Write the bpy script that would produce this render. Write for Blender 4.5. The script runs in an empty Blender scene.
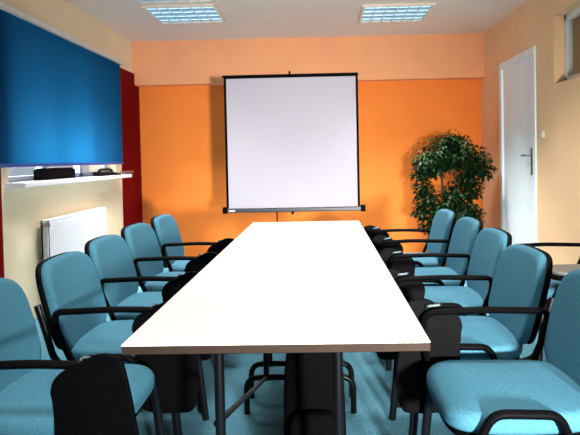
import bpy, bmesh, math, random
from mathutils import Vector, Matrix, Euler
random.seed(7)
C = bpy.context.scene.collection
PI = math.pi

# ---------------------------------------------------------------- materials
def mat(name, col, rough=0.6, metal=0.0, spec=0.5, noise=0.0, nscale=20.0, bump=0.0, bscale=200.0, emit=None, estr=0.0, sheen=0.0):
    m = bpy.data.materials.new(name); m.use_nodes = True
    nt = m.node_tree; b = nt.nodes['Principled BSDF']
    b.inputs['Base Color'].default_value = (*col, 1)
    b.inputs['Roughness'].default_value = rough
    b.inputs['Metallic'].default_value = metal
    b.inputs['Specular IOR Level'].default_value = spec
    if sheen: b.inputs['Sheen Weight'].default_value = sheen
    tc = nt.nodes.new('ShaderNodeTexCoord')
    if noise:
        n = nt.nodes.new('ShaderNodeTexNoise'); n.inputs['Scale'].default_value = nscale; n.inputs['Detail'].default_value = 5
        nt.links.new(tc.outputs['Object'], n.inputs['Vector'])
        r = nt.nodes.new('ShaderNodeValToRGB')
        r.color_ramp.elements[0].position = 0.3; r.color_ramp.elements[1].position = 0.7
        r.color_ramp.elements[0].color = (*[c*(1-noise) for c in col], 1)
        r.color_ramp.elements[1].color = (*[min(1, c*(1+noise)) for c in col], 1)
        nt.links.new(n.outputs['Fac'], r.inputs['Fac']); nt.links.new(r.outputs['Color'], b.inputs['Base Color'])
    if bump:
        n = nt.nodes.new('ShaderNodeTexNoise'); n.inputs['Scale'].default_value = bscale; n.inputs['Detail'].default_value = 3
        nt.links.new(tc.outputs['Object'], n.inputs['Vector'])
        bp = nt.nodes.new('ShaderNodeBump'); bp.inputs['Strength'].default_value = bump; bp.inputs['Distance'].default_value = 0.004
        nt.links.new(n.outputs['Fac'], bp.inputs['Height']); nt.links.new(bp.outputs['Normal'], b.inputs['Normal'])
    if emit:
        b.inputs['Emission Color'].default_value = (*emit, 1); b.inputs['Emission Strength'].default_value = estr
    return m

M = {}
M['orange'] = mat('orange_paint', (0.92, 0.245, 0.045), 0.85, spec=0.08, noise=0.04, nscale=3, bump=0.15, bscale=60)
M['peach'] = mat('peach_paint', (0.94, 0.61, 0.35), 0.8, spec=0.15, noise=0.03, nscale=3, bump=0.15, bscale=60)
M['salmon'] = mat('salmon_paint', (0.90, 0.40, 0.20), 0.85, spec=0.1, noise=0.03, nscale=3)
M['cream'] = mat('cream_paint', (0.90, 0.76, 0.53), 0.8, spec=0.15, noise=0.03, nscale=3, bump=0.15, bscale=60)
M['tan'] = mat('tan_paint', (0.66, 0.48, 0.30), 0.75, noise=0.03, nscale=3)
M['darkred'] = mat('dark_red_paint', (0.17, 0.002, 0.003), 0.8, spec=0.05, noise=0.05, nscale=4)
M['ceiling'] = mat('ceiling_paint', (0.84, 0.70, 0.60), 0.85, noise=0.03, nscale=4)
M['carpet'] = mat('carpet_pile', (0.085, 0.24, 0.325), 0.95, spec=0.1, noise=0.35, nscale=90, bump=0.6, bscale=300)
M['fabric'] = mat('blue_fabric', (0.052, 0.19, 0.275), 0.8, spec=0.25, noise=0.2, nscale=160, bump=0.35, bscale=700)
M['black'] = mat('black_plastic', (0.0015, 0.0015, 0.002), 0.55, spec=0.04, noise=0.2, nscale=40)
M['blackmetal'] = mat('black_enamel', (0.002, 0.0025, 0.004), 0.35, spec=0.2, noise=0.15, nscale=30)
M['greytop'] = mat('grey_laminate', (0.13, 0.13, 0.125), 0.4, noise=0.05, nscale=40)
M['chrome'] = mat('brushed_steel', (0.30, 0.33, 0.36), 0.4, metal=1.0, noise=0.1, nscale=60)
M['hinge'] = mat('dark_hinge_metal', (0.10, 0.13, 0.15), 0.5, metal=1.0, noise=0.1, nscale=60)
M['table'] = mat('table_laminate', (0.90, 0.86, 0.76), 0.38, spec=0.5, noise=0.02, nscale=8)
M['edge'] = mat('table_edge', (0.028, 0.016, 0.010), 0.7, spec=0.2, noise=0.1, nscale=20)
M['screen'] = mat('screen_fabric', (0.46, 0.43, 0.505), 0.8, noise=0.01, nscale=5)
M['white'] = mat('white_enamel', (0.74, 0.77, 0.83), 0.5, noise=0.02, nscale=10)
M['door'] = mat('white_door_paint', (0.88, 0.96, 0.99), 0.45, noise=0.02, nscale=6)
M['plastic'] = mat('white_plastic', (0.85, 0.82, 0.74), 0.4, noise=0.02, nscale=20)
M['frame'] = mat('window_frame_paint', (0.72, 0.74, 0.72), 0.45, noise=0.03, nscale=12)
M['rail'] = mat('blind_rail_paint', (0.74, 0.70, 0.62), 0.4, noise=0.03, nscale=12)
M['leaf'] = mat('ficus_leaf', (0.004, 0.026, 0.005), 0.5, spec=0.2, noise=0.6, nscale=9)
M['bark'] = mat('ficus_bark', (0.09, 0.055, 0.03), 0.8, noise=0.4, nscale=40)
M['pot'] = mat('terracotta_pot', (0.22, 0.08, 0.04), 0.7, noise=0.15, nscale=20)
M['soil'] = mat('potting_soil', (0.03, 0.02, 0.012), 0.95, noise=0.5, nscale=60)
M['bag'] = mat('black_bag_cloth', (0.0012, 0.0012, 0.0015), 0.8, spec=0.04, noise=0.3, nscale=60, bump=0.4, bscale=90)
M['reflector'] = mat('lamp_reflector', (0.20, 0.42, 0.52), 0.35, noise=0.5, nscale=14, emit=(0.03, 0.22, 0.42), estr=0.3)
M['tube'] = mat('lamp_tube', (0.9, 0.95, 1.0), 0.3, noise=0.01, emit=(0.5, 0.9, 1.0), estr=1.1)
M['louvre'] = mat('lamp_louvre', (0.60, 0.75, 0.85), 0.35, noise=0.05, nscale=20)
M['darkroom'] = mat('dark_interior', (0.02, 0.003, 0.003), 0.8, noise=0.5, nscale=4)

def glass_mat():
    m = bpy.data.materials.new('window_glass'); m.use_nodes = True
    nt = m.node_tree; nt.nodes.clear()
    o = nt.nodes.new('ShaderNodeOutputMaterial'); t = nt.nodes.new('ShaderNodeBsdfTransparent')
    g = nt.nodes.new('ShaderNodeBsdfGlossy'); g.inputs['Roughness'].default_value = 0.03
    mx = nt.nodes.new('ShaderNodeMixShader'); mx.inputs[0].default_value = 0.12
    nt.links.new(t.outputs[0], mx.inputs[1]); nt.links.new(g.outputs[0], mx.inputs[2]); nt.links.new(mx.outputs[0], o.inputs[0])
    return m
M['glass'] = glass_mat()
def blind_mat():
    m = bpy.data.materials.new('blue_blind_cloth'); m.use_nodes = True
    nt = m.node_tree; nt.nodes.clear()
    o = nt.nodes.new('ShaderNodeOutputMaterial')
    d = nt.nodes.new('ShaderNodeBsdfDiffuse'); t = nt.nodes.new('ShaderNodeBsdfTranslucent')
    tc = nt.nodes.new('ShaderNodeTexCoord'); n = nt.nodes.new('ShaderNodeTexNoise'); n.inputs['Scale'].default_value = 300
    r = nt.nodes.new('ShaderNodeValToRGB')
    r.color_ramp.elements[0].color = (0.010, 0.06, 0.18, 1); r.color_ramp.elements[1].color = (0.012, 0.08, 0.22, 1)
    nt.links.new(tc.outputs['Object'], n.inputs['Vector']); nt.links.new(n.outputs['Fac'], r.inputs['Fac'])
    nt.links.new(r.outputs['Color'], d.inputs['Color'])
    t.inputs['Color'].default_value = (0.16, 0.55, 0.78, 1)
    mx = nt.nodes.new('ShaderNodeMixShader'); mx.inputs[0].default_value = 0.5
    nt.links.new(d.outputs[0], mx.inputs[1]); nt.links.new(t.outputs[0], mx.inputs[2]); nt.links.new(mx.outputs[0], o.inputs[0])
    return m
M['blind'] = blind_mat()

# ---------------------------------------------------------------- helpers
def obj(name, bm, m, parent=None, smooth=True, bevel=0.0, label=None):
    bmesh.ops.recalc_face_normals(bm, faces=bm.faces)
    me = bpy.data.meshes.new(name); bm.to_mesh(me); bm.free()
    ms = m if isinstance(m, (list, tuple)) else [m]
    for x in ms: me.materials.append(x)
    o = bpy.data.objects.new(name, me); C.objects.link(o)
    if parent: o.parent = parent
    if smooth:
        for p in me.polygons: p.use_smooth = True
        try: me.set_sharp_from_angle(angle=math.radians(40))
        except Exception: pass
    if bevel:
        bv = o.modifiers.new('bevel', 'BEVEL'); bv.width = bevel; bv.segments = 2; bv.limit_method = 'ANGLE'
    if label: o['label'] = label
    return o
def thing(name, label, cat, loc=(0, 0, 0), rz=0.0, group=None):
    o = bpy.data.objects.new(name, None); C.objects.link(o); o.empty_display_size = 0.1
    o.location = loc; o.rotation_euler = (0, 0, rz); o['label'] = label; o['category'] = cat
    if group: o['group'] = group
    return o
def tag(o, label, cat, group=None):
    o['label'] = label; o['category'] = cat
    if group: o['group'] = group
    return o
def struct(o): o['kind'] = 'structure'; return o
def box(bm, x0, x1, y0, y1, z0, z1, mi=0):
    vs = [bm.verts.new((x, y, z)) for z in (z0, z1) for y in (y0, y1) for x in (x0, x1)]
    for f in ((0, 2, 3, 1), (4, 5, 7, 6), (0, 1, 5, 4), (2, 6, 7, 3), (0, 4, 6, 2), (1, 3, 7, 5)):
        fc = bm.faces.new([vs[i] for i in f]); fc.material_index = mi
def B(*a, **k):
    bm = bmesh.new(); box(bm, *a, **k); return bm
def fillet(pts, r, n=5):
    pts = [Vector(p) for p in pts]; out = [pts[0]]
    for i in range(1, len(pts)-1):
        a, b, c = pts[i-1], pts[i], pts[i+1]
        d1 = (a-b); d2 = (c-b); rr = min(r, d1.length*0.49, d2.length*0.49)
        p1 = b + d1.normalized()*rr; p2 = b + d2.normalized()*rr
        for k in range(n+1):
            t = k/n; out.append(p1*(1-t)**2 + b*2*t*(1-t) + p2*t*t)
    out.append(pts[-1]); return out
def tube(bm, pts, r, seg=10, rx=None, ref=(0, 1, 0), mi=0):
    """sweep an ellipse (r across ref, rx the other way) along pts"""
    rx = rx or r; rings = []; ref = Vector(ref); n = len(pts)
    pts = [Vector(p) for p in pts]
    for i, p in enumerate(pts):
        t = (pts[min(i+1, n-1)] - pts[max(i-1, 0)]).normalized()
        u = ref - t*ref.dot(t)
        if u.length < 1e-3: u = Vector((1, 0, 0)) - t*t.x
        u.normalize(); v = t.cross(u)
        rings.append([bm.verts.new(p + u*r*math.cos(2*PI*k/seg) + v*rx*math.sin(2*PI*k/seg)) for k in range(seg)])
    for a, b in zip(rings, rings[1:]):
        for k in range(seg):
            bm.faces.new((a[k], a[(k+1) % seg], b[(k+1) % seg], b[k])).material_index = mi
    bm.faces.new(rings[0][::-1]); bm.faces.new(rings[-1])
def T(pts, r, fr=0.0, **k):
    bm = bmesh.new(); tube(bm, fillet(pts, fr) if fr else pts, r, **k); return bm
def pad(bm, a, b, t, n=4.0, seg=48, edge=None, dome=0.0, xf=None):
    """rounded slab in local xy (half sizes a,b), thickness t in z; xf maps each vertex"""
    e = edge or t/2; prof = []
    for k in range(5):
        an = PI/2*k/4; prof.append((e*(1-math.sin(an)) if False else e*(1-math.cos(PI/2-an)), -t/2 + e*(1-math.cos(an)) if False else 0))
    lay = []
    for k in range(6):
        an = PI/2*k/5; lay.append((e*(1-math.sin(an)), -t/2+e*(1-math.cos(an))))
    for k in range(6):
        an = PI/2*k/5; lay.append((e*(1-math.cos(an)), t/2-e*(1-math.sin(an))))
    def ring(sa, sb, z, s=1.0):
        out = []
        for k in range(seg):
            th = 2*PI*k/seg; c, s_ = math.cos(th), math.sin(th)
            x = math.copysign(abs(c)**(2/n), c)*sa; y = math.copysign(abs(s_)**(2/n), s_)*sb
            p = Vector((x, y, z)); p = xf(p) if xf else p
            out.append(bm.verts.new(p))
        return out
    rings = []
    ib, zb = lay[0]
    for s in (0.3, 0.7): rings.append(ring((a-ib)*s, (b-ib)*s, zb))
    for ins, z in lay: rings.append(ring(a-ins, b-ins, z))
    it, zt = lay[-1]
    for s in (0.85, 0.6, 0.3): rings.append(ring((a-it)*s, (b-it)*s, zt + dome*(1-s*s)))
    for p, q in zip(rings, rings[1:]):
        for k in range(seg): bm.faces.new((p[k], p[(k+1) % seg], q[(k+1) % seg], q[k]))
    bm.faces.new(rings[0]); bm.faces.new(rings[-1])
def prism(bm, pts, y0, y1, rnd=0.0):
    """extrude an xz outline from y0 to y1"""
    a = [bm.verts.new((x, y0, z)) for x, z in pts]; b = [bm.verts.new((x, y1, z)) for x, z in pts]
    bm.faces.new(a); bm.faces.new(b[::-1]); n = len(pts)
    for i in range(n): bm.faces.new((a[i], a[(i+1) % n], b[(i+1) % n], b[i]))
def lathe(bm, prof, seg=28):
    rings = [[bm.verts.new((r*math.cos(2*PI*k/seg), r*math.sin(2*PI*k/seg), z)) for k in range(seg)] for r, z in prof]
    for a, b in zip(rings, rings[1:]):
        for k in range(seg): bm.faces.new((a[k], a[(k+1) % seg], b[(k+1) % seg], b[k]))
    bm.faces.new(rings[0]); bm.faces.new(rings[-1])

# ---------------------------------------------------------------- room
XL, XR, YB, YF, ZC = -2.22, 1.94, 6.68, -3.4, 2.62
WT = 0.30
struct(obj('floor', B(XL-WT, XR+WT, YF-WT, YB+WT, -0.1, 0.0), M['carpet'], smooth=False))
struct(obj('ceiling', B(XL-WT, XR+WT, YF-WT, YB+WT, ZC, ZC+0.15), M['ceiling'], smooth=False))
struct(obj('wall_back', B(XL-WT, XR+WT, YB, YB+WT, 0, ZC), M['orange'], smooth=False))
struct(obj('wall_front', B(XL-WT, XR+WT, YF-WT, YF, 0, ZC), M['peach'], smooth=False))
struct(obj('trim_1', B(XL, XR, 6.52, YB, 2.105, ZC), M['salmon'], smooth=False))   # ceiling beam along the back wall
# left wall with the window opening
WY0, WY1, WZ0, WZ1 = 3.86, 5.92, 1.03, 2.2
bm = bmesh.new()
box(bm, XL-WT, XL, YF, YB, 0, WZ0); box(bm, XL-WT, XL, YF, YB, WZ1, ZC)
box(bm, XL-WT, XL, YF, WY0, WZ0, WZ1); box(bm, XL-WT, XL, WY1, YB, WZ0, WZ1)
struct(obj('wall_left', bm, M['cream'], smooth=False))
struct(obj('trim_2', B(XL, XL+0.02, 6.08, YB, 0, 2.24), M['darkred'], smooth=False))   # dark red painted pier by the corner
struct(obj('trim_3', B(XL, XL+0.02, 3.22, 3.74, 0, 2.24), M['darkred'], smooth=False))
# window in the left wall
bm = bmesh.new()
fx0, fx1 = XL-0.16, XL-0.10
box(bm, fx0, fx1, WY0, WY1, WZ0, WZ0+0.07); box(bm, fx0, fx1, WY0, WY1, WZ1-0.07, WZ1)
for y in (WY0, WY0+0.68, WY0+1.38, WY1-0.07): box(bm, fx0, fx1, y, y+0.07, WZ0, WZ1)
w1 = struct(obj('window_1', bm, M['frame'], bevel=0.004, smooth=False))
obj('window_pane', B(fx0+0.025, fx0+0.03, WY0+0.03, WY1-0.03, WZ0+0.03, WZ1-0.03), M['glass'], w1, smooth=False)
sill = B(XL-0.10, XL+0.15, 3.81, 5.98, 1.025, 1.06)
struct(obj('trim_4', sill, M['white'], bevel=0.006, smooth=False))    # the white window board
# right wall with small high window and door opening
RY0, RY1, RZ0, RZ1 = 3.55, 4.60, 1.765, 2.325
DY0, DY1, DZ = 5.02, 5.94, 2.125
bm = bmesh.new()
def seg_r(y0, y1, z0, z1): box(bm, XR, XR+WT, y0, y1, z0, z1)
seg_r(YF, RY0, 0, ZC); seg_r(RY0, RY1, 0, RZ0); seg_r(RY0, RY1, RZ1, ZC); seg_r(RY1, DY0, 0, ZC); seg_r(DY0, DY1, DZ, ZC); seg_r(DY1, YB, 0, ZC)
struct(obj('wall_right', bm, M['peach'], smooth=False))
bm = bmesh.new(); wx = XR+0.085
box(bm, wx, wx+0.05, RY0, RY1, RZ0, RZ0+0.05); box(bm, wx, wx+0.05, RY0, RY1, RZ1-0.05, RZ1)
box(bm, wx, wx+0.05, RY0, RY0+0.05, RZ0, RZ1); box(bm, wx, wx+0.05, RY1-0.05, RY1, RZ0, RZ1); box(bm, wx, wx+0.05, 4.05, 4.09, RZ0, RZ1)
w2 = struct(obj('window_2', bm, M['frame'], bevel=0.005, smooth=False))
obj('window_pane', B(wx+0.02, wx+0.025, RY0+0.03, RY1-0.03, RZ0+0.03, RZ1-0.03), M['glass'], w2, smooth=False)
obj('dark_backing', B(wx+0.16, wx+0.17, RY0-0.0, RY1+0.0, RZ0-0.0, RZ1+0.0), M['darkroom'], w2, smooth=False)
# door
d1 = struct(obj('door_1', B(XR+0.012, XR+0.055, DY0+0.035, DY1-0.035, 0.005, DZ-0.035), M['door'], bevel=0.003, smooth=False))
bm = bmesh.new()
box(bm, XR-0.012, XR+0.10, DY0-0.035, DY0+0.033, 0, DZ+0.035); box(bm, XR-0.012, XR+0.10, DY1-0.033, DY1+0.035, 0, DZ+0.035)
box(bm, XR-0.012, XR+0.10, DY0+0.033, DY1-0.033, DZ-0.033, DZ+0.035)
obj('door_frame', bm, M['door'], d1, bevel=0.004, smooth=False)
bm = bmesh.new(); box(bm, XR+0.002, XR+0.012, DY0+0.075, DY0+0.115, 1.00, 1.25)
ho = obj('door_plate', bm, M['chrome'], d1, bevel=0.003, smooth=False)
obj('door_handle', T([(XR+0.01, DY0+0.095, 1.18), (XR-0.045, DY0+0.095, 1.18), (XR-0.045, DY0+0.215, 1.18)], 0.009, fr=0.02, ref=(0, 0, 1)), M['chrome'], d1)
# light switch by the door
t = thing('light_switch', 'small white light switch on the peach wall right of the door', 'switch', (XR, 4.83, 1.36))
obj('switch_plate', B(-0.010, 0.0, -0.03, 0.03, -0.03, 0.03), M['plastic'], t, bevel=0.003, smooth=False)
obj('rocker', B(-0.016, -0.010, -0.016, 0.016, -0.018, 0.018), M['plastic'], t, bevel=0.002, smooth=False)

# ---------------------------------------------------------------- roller blind, radiator, things on the window board
t = thing('roller_blind', 'long blue roller blind pulled down over the left window', 'blind', (XL+0.06, 4.76, 2.265))
bm = bmesh.new(); n = 40
ys = [-1.70 + 2.88*k/n for k in range(n+1)]
fr = [[bm.verts.new((0.004*math.sin(k*0.5)*(i/8) + dx, y, -0.01-1.07*i/8)) for k, y in enumerate(ys)] for dx in (0, 0.002) for i in range(9)]
F, G = fr[:9], fr[9:]
for S in (F, G):
    for a, b in zip(S, S[1:]):
        for k in range(n): bm.faces.new((a[k], a[k+1], b[k+1], b[k]))
for i in range(8):
    bm.faces.new((F[i][0], F[i+1][0], G[i+1][0], G[i][0])); bm.faces.new((F[i][n], F[i+1][n], G[i+1][n], G[i][n]))
obj('blind_cloth', bm, M['blind'], t)
obj('head_rail', B(-0.03, 0.035, -1.74, 1.225, -0.015, 0.03), M['rail'], t, bevel=0.005, smooth=False)
obj('bottom_bar', B(-0.008, 0.014, -1.70, 1.18, -1.095, -1.07), mat('blue_bar_paint', (0.01, 0.06, 0.28), 0.4, noise=0.05), t, bevel=0.004, smooth=False)
for y in (-1.72, 1.205): obj('bracket', B(-0.06, -0.03, y-0.02, y+0.02, -0.03, 0.05), M['rail'], t, smooth=False)

t = thing('radiator', 'white panel radiator on the cream wall below the window', 'radiator', (XL, 4.78, 0))
bm = bmesh.new(); R0, R1, RA, RB = -0.56, 0.57, 0.19, 0.745
box(bm, 0.085, 0.10, R0, R1, RA, RB)
k = R0+0.03
while k < R1-0.03:
    box(bm, 0.10, 0.1015, k, k+0.022, RA+0.03, RB-0.03); k += 0.0345
obj('front_panel', bm, M['white'], t, smooth=False)
obj('back_panel', B(0.035, 0.05, R0, R1, RA, RB), M['white'], t, smooth=False)
bm = bmesh.new(); box(bm, 0.033, 0.102, R0, R1, RB, RB+0.008)
for y in (R0, R1-0.006): box(bm, 0.033, 0.102, y, y+0.006, RA, RB)
obj('top_grille', bm, M['white'], t, smooth=False)
obj('valve', T([(0.06, R0-0.01, RB-0.03), (0.11, R0-0.01, RB-0.03)], 0.014, ref=(0, 0, 1)), M['chrome'], t)
for z0 in (0.045, 0.09): obj('pipe', T([(z0, R0-0.01, 0.0), (z0, R0-0.01, RB-0.03 if z0 > 0.05 else RA+0.03), (z0, R0+0.01, RB-0.03 if z0 > 0.05 else RA+0.03)], 0.008, fr=0.01, ref=(1, 0, 0)), M['white'], t)
for y in (R0+0.2, R1-0.2): obj('mount_bracket', B(0, 0.036, y-0.015, y+0.015, RA+0.05, RB-0.05), M['white'], t, smooth=False)

bm = bmesh.new(); box(bm, -0.035, 0.035, -0.30, 0.30, 0, 0.085); box(bm, -0.03, 0.03, -0.27, 0.27, 0.085, 0.095)
o = obj('box', bm, M['black'], bevel=0.006, smooth=False); o.location = (XL-0.045, 4.65, 1.06); tag(o, 'dark box on the window board just under the blind', 'box')
t = thing('telephone', 'low black device lying at the far end of the window board', 'device', (XL+0.06, 5.55, 1.06))
bm = bmesh.new(); prism(bm, [(-0.06, 0), (0.05, 0), (0.05, 0.012), (-0.06, 0.04)], -0.25, 0.22); obj('body', bm, M['black'], t, bevel=0.004, smooth=False)
obj('handset', T([(-0.02, -0.2, 0.045), (-0.02, -0.16, 0.062), (-0.02, 0.08, 0.062), (-0.02, 0.14, 0.045)], 0.012, fr=0.03, ref=(0, 0, 1)), M['blackmetal'], t)
o = obj('metal_rod', T([(XL+0.11, 5.75, 1.085), (XL+0.11, 6.12, 1.085)], 0.012), M['chrome']); tag(o, 'short pale metal rod lying across the far end of the window board', 'rod')

# ---------------------------------------------------------------- tables
TX0, TX1, TZ = -0.492, 0.267, 0.74
TC = (TX0+TX1)/2
def table(y0, y1, label, brace):
    t = thing('conference_table', label, 'table', (TC, (y0+y1)/2, 0), group=None)
    hl, hw = (y1-y0)/2, (TX1-TX0)/2
    bm = bmesh.new(); box(bm, -hw, hw, -hl, hl, TZ-0.004, TZ)
    obj('tabletop', bm, M['table'], t, smooth=False)
    obj('edge_band', B(-hw, hw, -hl, hl, TZ-0.024, TZ-0.004), M['edge'], t, smooth=False, label='brown edge under the white top')
    for s in (-1, 1):
        ye = s*(hl-0.085)
        for x in (-0.155, 0.155):
            obj('leg', T([(x, ye, 0.158), (x, ye, TZ-0.045)], 0.0135, seg=12), M['blackmetal'], t)
        obj('foot', T([(-0.25, ye, 0.0), (-0.25, ye, 0.17), (0.25, ye, 0.17), (0.25, ye, 0.0)], 0.014, fr=0.06, seg=12), M['blackmetal'], t)
        obj('cross_rail', B(-0.30, 0.30, ye-0.015, ye+0.015, TZ-0.05, TZ-0.024), M['blackmetal'], t, smooth=False)
    for x in (-0.27, 0.27):
        obj('side_rail', B(x-0.012, x+0.012, -hl+0.1, hl-0.1, TZ-0.055, TZ-0.0242), M['blackmetal'], t, smooth=False)
    obj('brace', T([(-0.155, hl-0.085, 0.17), (-0.165, -hl+0.085, 0.5)], 0.009, ref=(1, 0, 0)), M['blackmetal'], t)
    return t
table(1.335, 2.632, 'white topped conference table nearest the camera with the thick brown front edge', True)
table(2.634, 3.93, 'white topped conference table farther away, standing towards the screen', False)

# black bag under the table
t = thing('black_bag', 'tall black cloth bag standing on the carpet under the near table', 'bag', (-0.03, 1.86, 0))
bm = bmesh.new()
pad(bm, 0.29, 0.10, 0.15, n=5, edge=0.05, xf=lambda p: Vector((p.y*(1.05-0.25*p.x), p.z*(1.0-0.5*p.x), 0.30+p.x)))
obj('body', bm, M['bag'], t)
obj('carry_handle', T([(-0.05, 0, 0.57), (-0.05, 0, 0.64), (0.05, 0, 0.64), (0.05, 0, 0.57)], 0.009, fr=0.03, ref=(0, 1, 0)), M['bag'], t)
bm = bmesh.new(); pad(bm, 0.15, 0.08, 0.05, n=5, edge=0.02, xf=lambda p: Vector((p.y, -0.095+p.z, 0.22+p.x)))
obj('front_pocket', bm, M['bag'], t)

# ---------------------------------------------------------------- chairs (face +x; the sitter's right is -y)
def back_xf(off):
    def f(p):                                    # p.x = up, p.y = across, p.z = towards the sitter
        z = 0.632 + p.x
        w = 1.0 - 0.07*max(0, (p.x)/0.175)**2 - 0.05*max(0, (-p.x)/0.175)**2
        x = -0.266 - 0.25*p.x - 0.10*(p.x+0.03)**2 + p.z + off + 0.55*p.y**2
        return Vector((x, p.y*w, z))
    return f
TAB = [(x*1.03+0.042, z-0.018) for x, z in [(0.245, 0.30), (0.262, 0.40), (0.245, 0.54), (0.222, 0.66), (0.205, 0.688), (0.17, 0.696), (0.14, 0.690), (0.10, 0.668), (0.06, 0.650), (0.036, 0.625), (0.028, 0.595), (0.032, 0.57), (0.036, 0.50), (0.035, 0.36), (0.05, 0.31), (0.09, 0.285), (0.20, 0.28)]]
def make_chair(tablet=True, deployed=False):
    t = thing('armchair', '', 'chair')
    bm = bmesh.new()
    pad(bm, 0.232, 0.220, 0.062, n=4.2, edge=0.026, dome=0.010, xf=lambda p: Vector((p.x, p.y*(1.0+0.10*p.x), 0.445+p.z - 0.6*max(0, p.x-0.12)**2*2 + (p.x*p.x*0.15))))
    obj('seat', bm, M['fabric'], t)
    bm = bmesh.new()
    pad(bm, 0.222, 0.212, 0.03, n=4.2, edge=0.014, xf=lambda p: Vector((p.x, p.y*(1.0+0.10*p.x), 0.408+p.z)))
    obj('seat_shell', bm, M['black'], t)
    bm = bmesh.new(); pad(bm, 0.176, 0.220, 0.045, n=5.0, edge=0.021, dome=0.004, xf=back_xf(0.0))
    obj('backrest', bm, M['fabric'], t)
    bm = bmesh.new(); pad(bm, 0.174, 0.222, 0.026, n=5.0, edge=0.012, xf=back_xf(-0.026))
    obj('backrest_shell', bm, M['black'], t)
    for s in (-1, 1):
        obj('leg', T([(0.235, s*0.225, 0.0), (0.205, s*0.22, 0.30), (0.195, s*0.205, 0.405)], 0.011, rx=0.016, fr=0.05), M['blackmetal'], t)
        obj('leg', T([(-0.285, s*0.225, 0.0), (-0.205, s*0.22, 0.30), (-0.17, s*0.205, 0.405)], 0.011, rx=0.016, fr=0.05), M['blackmetal'], t)
        obj('back_support', T([(-0.05, s*0.15, 0.385), (-0.27, s*0.15, 0.40), (-0.30, s*0.15, 0.52), (-0.335, s*0.15, 0.64)], 0.010, rx=0.014, fr=0.09), M['blackmetal'], t)
    obj('seat_frame', T([(0.19, -0.20, 0.388), (0.19, 0.20, 0.388), (-0.17, 0.20, 0.388), (-0.17, -0.20, 0.388), (0.19, -0.20, 0.388)], 0.010, ref=(0, 0, 1)), M['blackmetal'], t)
    y = -0.236
    obj('armrest', T([(-0.12, -0.215, 0.395), (-0.16, y, 0.43), (-0.225, y, 0.58), (-0.225, y, 0.635), (0.0, y, 0.642), (0.215, y, 0.635), (0.215, y, 0.52), (0.195, y, 0.43), (0.17, -0.215, 0.395)], 0.017, rx=0.0115, fr=0.045), M['black'], t)
    y = 0.234
    obj('side_bracket', T([(-0.08, 0.215, 0.40), (-0.09, y, 0.42), (-0.065, y, 0.485), (0.115, y, 0.49), (0.15, y, 0.42), (0.14, 0.215, 0.40)], 0.014, rx=0.0125, fr=0.045), M['black'], t)
    if deployed:
        bm = bmesh.new(); pad(bm, 0.17, 0.12, 0.02, n=4, edge=0.008, xf=lambda p: Vector((0.0+p.x, 0.20+p.y*0.9, 0.575+p.z)))
        tb = obj('writing_tablet', bm, [M['greytop']], t, label='grey writing tablet folded out flat')
        bm = bmesh.new(); pad(bm, 0.175, 0.125, 0.028, n=4, edge=0.01, xf=lambda p: Vector((0.0+p.x, 0.20+p.y*0.9, 0.551+p.z)))
        obj('tablet_underside', bm, M['black'], tb)
        obj('hinge', T([(0.0, 0.25, 0.50), (0.0, 0.25, 0.54)], 0.012, ref=(1, 0, 0)), M['blackmetal'], tb)
    else:
        pts = [Vector((x, 0, z)) for x, z in TAB]
        # smooth the closed outline
        sm = []
        n = len(pts)
        for i in range(n):
            p0, p1, p2, p3 = pts[i-1], pts[i], pts[(i+1) % n], pts[(i+2) % n]
            for k in range(4):
                u = k/4
                sm.append(0.5*((2*p1)+(p2-p0)*u+(2*p0-5*p1+4*p2-p3)*u*u+(3*p1-p0-3*p2+p3)*u**3))
        bm = bmesh.new(); prism(bm, [(p.x, p.z) for p in sm], -0.272, -0.256)
        tb = obj('writing_tablet', bm, M['black'], t, bevel=0.003, label='black writing tablet folded down beside the arm')
        obj('hinge', T([(0.15, -0.262, 0.655), (0.15, -0.242, 0.66), (0.20, -0.242, 0.655), (0.20, -0.262, 0.64)], 0.006, fr=0.01, ref=(1, 0, 0)), M['hinge'], tb)
    return t
def dup(root, loc, rz, label, group):
    r = root.copy(); C.objects.link(r); r.location = loc; r.rotation_euler = (0, 0, rz); r['label'] = label
    if group: r['group'] = group
    for ch in list(root.children):
        c = ch.copy(); C.objects.link(c); c.parent = r
        for g in ch.children:
            d = g.copy(); C.objects.link(d); d.parent = c
    return r
proto = make_chair()
spots = [
    (-0.80, 1.715, 0.00, 'blue armchair nearest the camera on the left, cut by the picture edge, black tablet hanging'),
    (-0.775, 2.26, 0.02, 'blue armchair in front of the radiator, second from the camera on the left'),
    (-0.815, 2.79, 0.00, 'blue armchair beside the right end of the radiator, middle of the left row'),
    (-0.835, 3.325, -0.02, 'blue armchair in front of the dark red pier, fourth along the left row'),
    (-0.83, 3.86, 0.0, 'blue armchair at the far left end against the orange wall'),
    (0.575, 1.715, PI+0.00, 'blue armchair nearest the camera on the right with its whole seat showing'),
    (0.545, 2.25, PI+0.01, 'blue armchair on the right, second from the camera in front of the wall chair'),
    (0.590, 2.82, PI-0.02, 'blue armchair on the right in front of the white door'),
    (0.605, 3.35, PI+0.00, 'blue armchair between the potted plant and the door, fourth along the right row'),
    (0.585, 3.885, PI+0.01, 'blue armchair at the far right end in front of the potted plant'),
]
grp = lambda x: 'blue armchairs along the left side of the table' if x < 0 else 'blue armchairs along the right side of the table'
for i, (x, y, rz, lab) in enumerate(spots):
    if i == 0:
        proto.location = (x, y, 0); proto.rotation_euler = (0, 0, rz); proto['label'] = lab; proto['group'] = grp(x)
    else: dup(proto, (x, y, 0), rz, lab, grp(x))
wc = make_chair(deployed=True); wc.location = (1.36, 3.12, 0); wc.rotation_euler = (0, 0, PI)
wc['label'] = 'armchair by the right wall with a grey writing tablet folded out'

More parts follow.
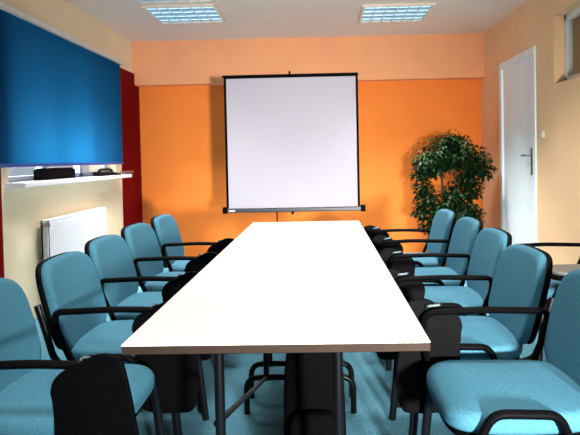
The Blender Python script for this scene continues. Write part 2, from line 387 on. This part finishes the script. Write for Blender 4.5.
# ---------------------------------------------------------------- projection screen on its stand
SY = 5.10
sx0, sx1, sz0, sz1 = -0.880, 0.352, 0.74, 1.955
t = thing('projection_screen', 'white projection screen with black borders on a slim stand', 'screen', ((sx0+sx1)/2, SY, 0))
hw = (sx1-sx0)/2
obj('screen_cloth', B(-hw+0.012, hw-0.012, -0.002, 0.002, sz0, sz1), M['screen'], t, smooth=False)
bm = bmesh.new()
for s in (-1, 1):
    x = s*(hw-0.006); box(bm, x-0.011, x+0.011, -0.0035, 0.0035, sz0, sz1)
box(bm, -hw+0.012, hw-0.012, -0.0035, 0.0035, sz1-0.012, sz1)
obj('black_border', bm, M['black'], t, smooth=False)
obj('top_bar', B(-hw-0.02, hw+0.008, -0.010, 0.014, sz1, sz1+0.02), M['black'], t, bevel=0.003, smooth=False)
cs = obj('bottom_case', B(-hw-0.015, hw+0.035, -0.022, 0.026, sz0-0.04, sz0), mat('dark_grey_case', (0.03, 0.035, 0.045), 0.4, noise=0.1), t, bevel=0.008, smooth=False)
for s in (-1, 1):
    x = (hw+0.032) if s > 0 else (-hw-0.018)
    obj('end_cap', B(x-0.022, x+0.022, -0.028, 0.032, sz0-0.047, sz0+0.014), M['black'], cs, bevel=0.005, smooth=False)
obj('maker_badge', B(-hw+0.02, -hw+0.075, -0.024, -0.021, sz0-0.028, sz0-0.014), M['white'], cs, smooth=False)
obj('grip', T([(-0.005, 0, sz0-0.04), (-0.005, 0, sz0-0.062)], 0.012, ref=(1, 0, 0)), M['black'], t)
obj('hook', T([(-0.01, 0.03, sz1+0.0), (-0.01, 0.03, sz1+0.045), (-0.01, 0.0, sz1+0.045), (-0.01, 0.0, sz1+0.02)], 0.008, fr=0.015, ref=(1, 0, 0)), M['black'], t)
px = -0.155
obj('pole', T([(px, 0.045, 0.12), (px, 0.045, sz1+0.01)], 0.0065), M['blackmetal'], t)
for k in range(3):
    an = 2*PI*k/3 + PI/6
    obj('leg', T([(px, 0.045, 0.40), (px+0.42*math.cos(an), 0.045+0.42*math.sin(an), 0.0)], 0.009, ref=(0.3, 0.5, 1)), M['blackmetal'], t)
obj('hub', T([(px, 0.045, 0.37), (px, 0.045, 0.43)], 0.022), M['black'], t)

# ---------------------------------------------------------------- potted ficus
PX, PY = 1.40, 5.95
t = thing('potted_plant', 'tall bushy green ficus in a pot in the corner by the door', 'plant', (PX, PY, 0))
bm = bmesh.new(); lathe(bm, [(0.12, 0), (0.125, 0.01), (0.17, 0.28), (0.18, 0.28), (0.18, 0.32), (0.165, 0.32), (0.155, 0.27)])
obj('pot', bm, M['pot'], t)
bm = bmesh.new(); lathe(bm, [(0.150, 0.262), (0.156, 0.275), (0.05, 0.285)]); obj('soil', bm, M['soil'], t)
cl = [(-0.27, 1.12, .14), (-0.33, 1.02, .09), (-0.12, 1.27, .14), (0.0, 1.36, .11), (0.10, 1.24, .17), (0.27, 1.13, .14), (0.36, 1.03, .09), (0.17, 1.0, .13), (-0.17, 1.07, .10),
      (-0.30, 0.86, .10), (-0.27, 0.72, .12), (-0.32, 0.60, .09), (-0.05, 1.15, .12), (0.22, 0.84, .11), (0.02, 0.76, .14), (0.13, 0.66, .14), (-0.15, 0.62, .14), (0.05, 0.52, .16), (-0.22, 0.47, .12), (0.24, 0.55, .10)]
bm = bmesh.new()
trunks = [[(0.02, 0, 0.27), (0.05, 0.01, 0.6), (0.04, 0.0, 0.95), (0.06, 0, 1.25)], [(-0.03, 0.02, 0.27), (-0.08, 0.02, 0.6), (-0.10, 0.02, 1.0), (-0.12, 0, 1.22)]]
for tr in trunks: tube(bm, fillet(tr, 0.1), 0.013, seg=8)
for x, z, r in cl:
    s = trunks[0] if x > -0.03 else trunks[1]
    z0 = max(0.4, z-0.22); b = min(s, key=lambda p: abs(p[2]-z0))
    tube(bm, fillet([b, (x*0.5+b[0]*0.5, 0.03, z-0.02), (x, 0, z)], 0.1), 0.004, seg=5)
obj('trunk', bm, M['bark'], t)
bm = bmesh.new()
def leaf(p, d, L, w):
    d = d.normalized(); s = d.cross(Vector((random.uniform(-.4, .4), random.uniform(-.4, .4), 1))).normalized(); u = s.cross(d)
    a = bm.verts.new(p); m1 = bm.verts.new(p+d*L*.45+s*w); m2 = bm.verts.new(p+d*L*.45-s*w); mid = bm.verts.new(p+d*L*.5-u*w*.35)
    e = bm.verts.new(p+d*L-u*w*.6)
    for f in ((a, m1, mid), (a, mid, m2), (m1, e, mid), (mid, e, m2)): bm.faces.new(f)
for x, z, r in cl:
    for k in range(int(240*(r/0.12)**2)):
        q = Vector((random.gauss(0, 1), random.gauss(0, 1), random.gauss(0, 1))).normalized()*r*random.random()**0.45
        p = Vector((x, 0, z)) + Vector((q.x, q.y*1.3, q.z))
        d = Vector((q.x*1.2, q.y*1.2, q.z*0.4))/r + Vector((random.uniform(-.5, .5), random.uniform(-.5, .5), random.uniform(-.9, .1)))
        leaf(p, d, random.uniform(.045, .075), random.uniform(.014, .021))
obj('foliage', bm, M['leaf'], t, smooth=False)

# ---------------------------------------------------------------- ceiling lamps
def make_lamp(label):
    t = thing('ceiling_lamp', label, 'lamp', (0, 0, ZC), group='louvred lamps on the ceiling')
    W, D, H = 0.34, 0.31, 0.022
    bm = bmesh.new()
    for (a, b, c, d) in ((-W, W, -D, -D+0.025), (-W, W, D-0.025, D), (-W, -W+0.025, -D+0.025, D-0.025), (W-0.025, W, -D+0.025, D-0.025)): box(bm, a, b, c, d, -H, 0)
    obj('lamp_frame', bm, M['ceiling'], t, smooth=False)
    obj('reflector', B(-W+0.025, W-0.025, -D+0.025, D-0.025, -0.004, -0.001), M['reflector'], t, smooth=False)
    for k in range(4):
        y = -0.21+0.14*k
        obj('lamp_tube', T([(-W+0.03, y, -0.007), (W-0.03, y, -0.007)], 0.0025, ref=(0, 0, 1)), M['tube'], t)
    bm = bmesh.new()
    for k in range(1, 6):
        x = -W+0.025+(2*W-0.05)*k/6; box(bm, x-0.005, x+0.005, -D+0.026, D-0.026, -H+0.001, -0.012)
    for k in range(1, 4):
        y = -D+0.025+(2*D-0.05)*k/4; box(bm, -W+0.026, W-0.026, y-0.003, y+0.003, -H+0.001, -0.012)
    obj('louvre', bm, M['louvre'], t, smooth=False)
    return t
lamp = make_lamp('bright louvred ceiling lamp on the left, fully in view')
lamps = [(-1.28, 5.34, None), (0.76, 5.50, 'bluish louvred ceiling lamp on the right, in front of the door'), (-1.25, 4.60, 'louvred ceiling lamp at the top left edge, only its rim showing')]
for x, y, lab in lamps:
    if lab is None: lamp.location = (x, y, ZC)
    else: dup(lamp, (x, y, ZC), 0, lab, 'louvred lamps on the ceiling')

# ---------------------------------------------------------------- lights
def area(name, loc, rot, sx, sy, power, col=(1, 1, 1), spread=PI):
    l = bpy.data.lights.new(name, 'AREA'); l.shape = 'RECTANGLE'; l.size = sx; l.size_y = sy; l.energy = power; l.color = col; l.spread = spread
    o = bpy.data.objects.new(name, l); C.objects.link(o); o.location = loc; o.rotation_euler = rot
    return o
SP = math.radians(92); SB = math.radians(82)
for x, y, e in ((-1.28, 5.34, 34), (0.76, 5.50, 34), (-1.25, 4.20, 15), (0.85, 4.2, 18), (-0.8, 2.6, 10), (0.7, 2.6, 11), (-0.8, 0.6, 10), (0.7, 0.6, 10), (0, -1.8, 10)):
    area('lamp_light', (x, y, ZC-0.03), (0, 0, 0), 0.55, 0.52, e, (1.0, 0.96, 0.91), SB if y > 5 else SP)
# low light added behind the camera for the screen's wall shadow, source unseen
area('rear_light', (1.15, -1.9, 0.95), Euler((math.radians(87), 0, math.radians(10))), 0.25, 0.25, 40, (1.0, 0.97, 0.92), math.radians(50))
# daylight behind the blind
area('daylight', (XL-0.42, 4.75, 1.22), Euler((0, math.radians(-90), 0)), 0.12, 1.3, 17, (0.75, 0.9, 1.0))

w = bpy.data.worlds.new('world'); bpy.context.scene.world = w; w.use_nodes = True
w.node_tree.nodes['Background'].inputs[0].default_value = (0.65, 0.78, 0.9, 1); w.node_tree.nodes['Background'].inputs[1].default_value = 0.5

# ---------------------------------------------------------------- camera
f = 550.0; yaw, pitch, roll = 0.022, 0.024, 0.020
cam = bpy.data.cameras.new('camera'); co = bpy.data.objects.new('camera', cam); C.objects.link(co)
R = Matrix.Rotation(yaw, 3, 'Z') @ Matrix.Rotation(PI/2-pitch, 3, 'X') @ Matrix.Rotation(-roll, 3, 'Z')
co.rotation_euler = R.to_euler(); co.location = (0.012, 0, 1.19)
cam.sensor_fit = 'HORIZONTAL'; cam.sensor_width = 36; cam.lens = f*36/580; cam.clip_start = 0.05
d = R.transposed() @ Vector((0, 1, 0))
u = f*d.x/(-d.z); v = -f*d.y/(-d.z)
cam.shift_x = -(322-290-u)/580; cam.shift_y = (158.4-217.5-v)/580
sc = bpy.context.scene; sc.camera = co
sc.view_settings.view_transform = 'Standard'; sc.view_settings.look = 'None'; sc.view_settings.gamma = 1; sc.view_settings.use_curve_mapping = False
sc.view_settings.exposure = 0.45
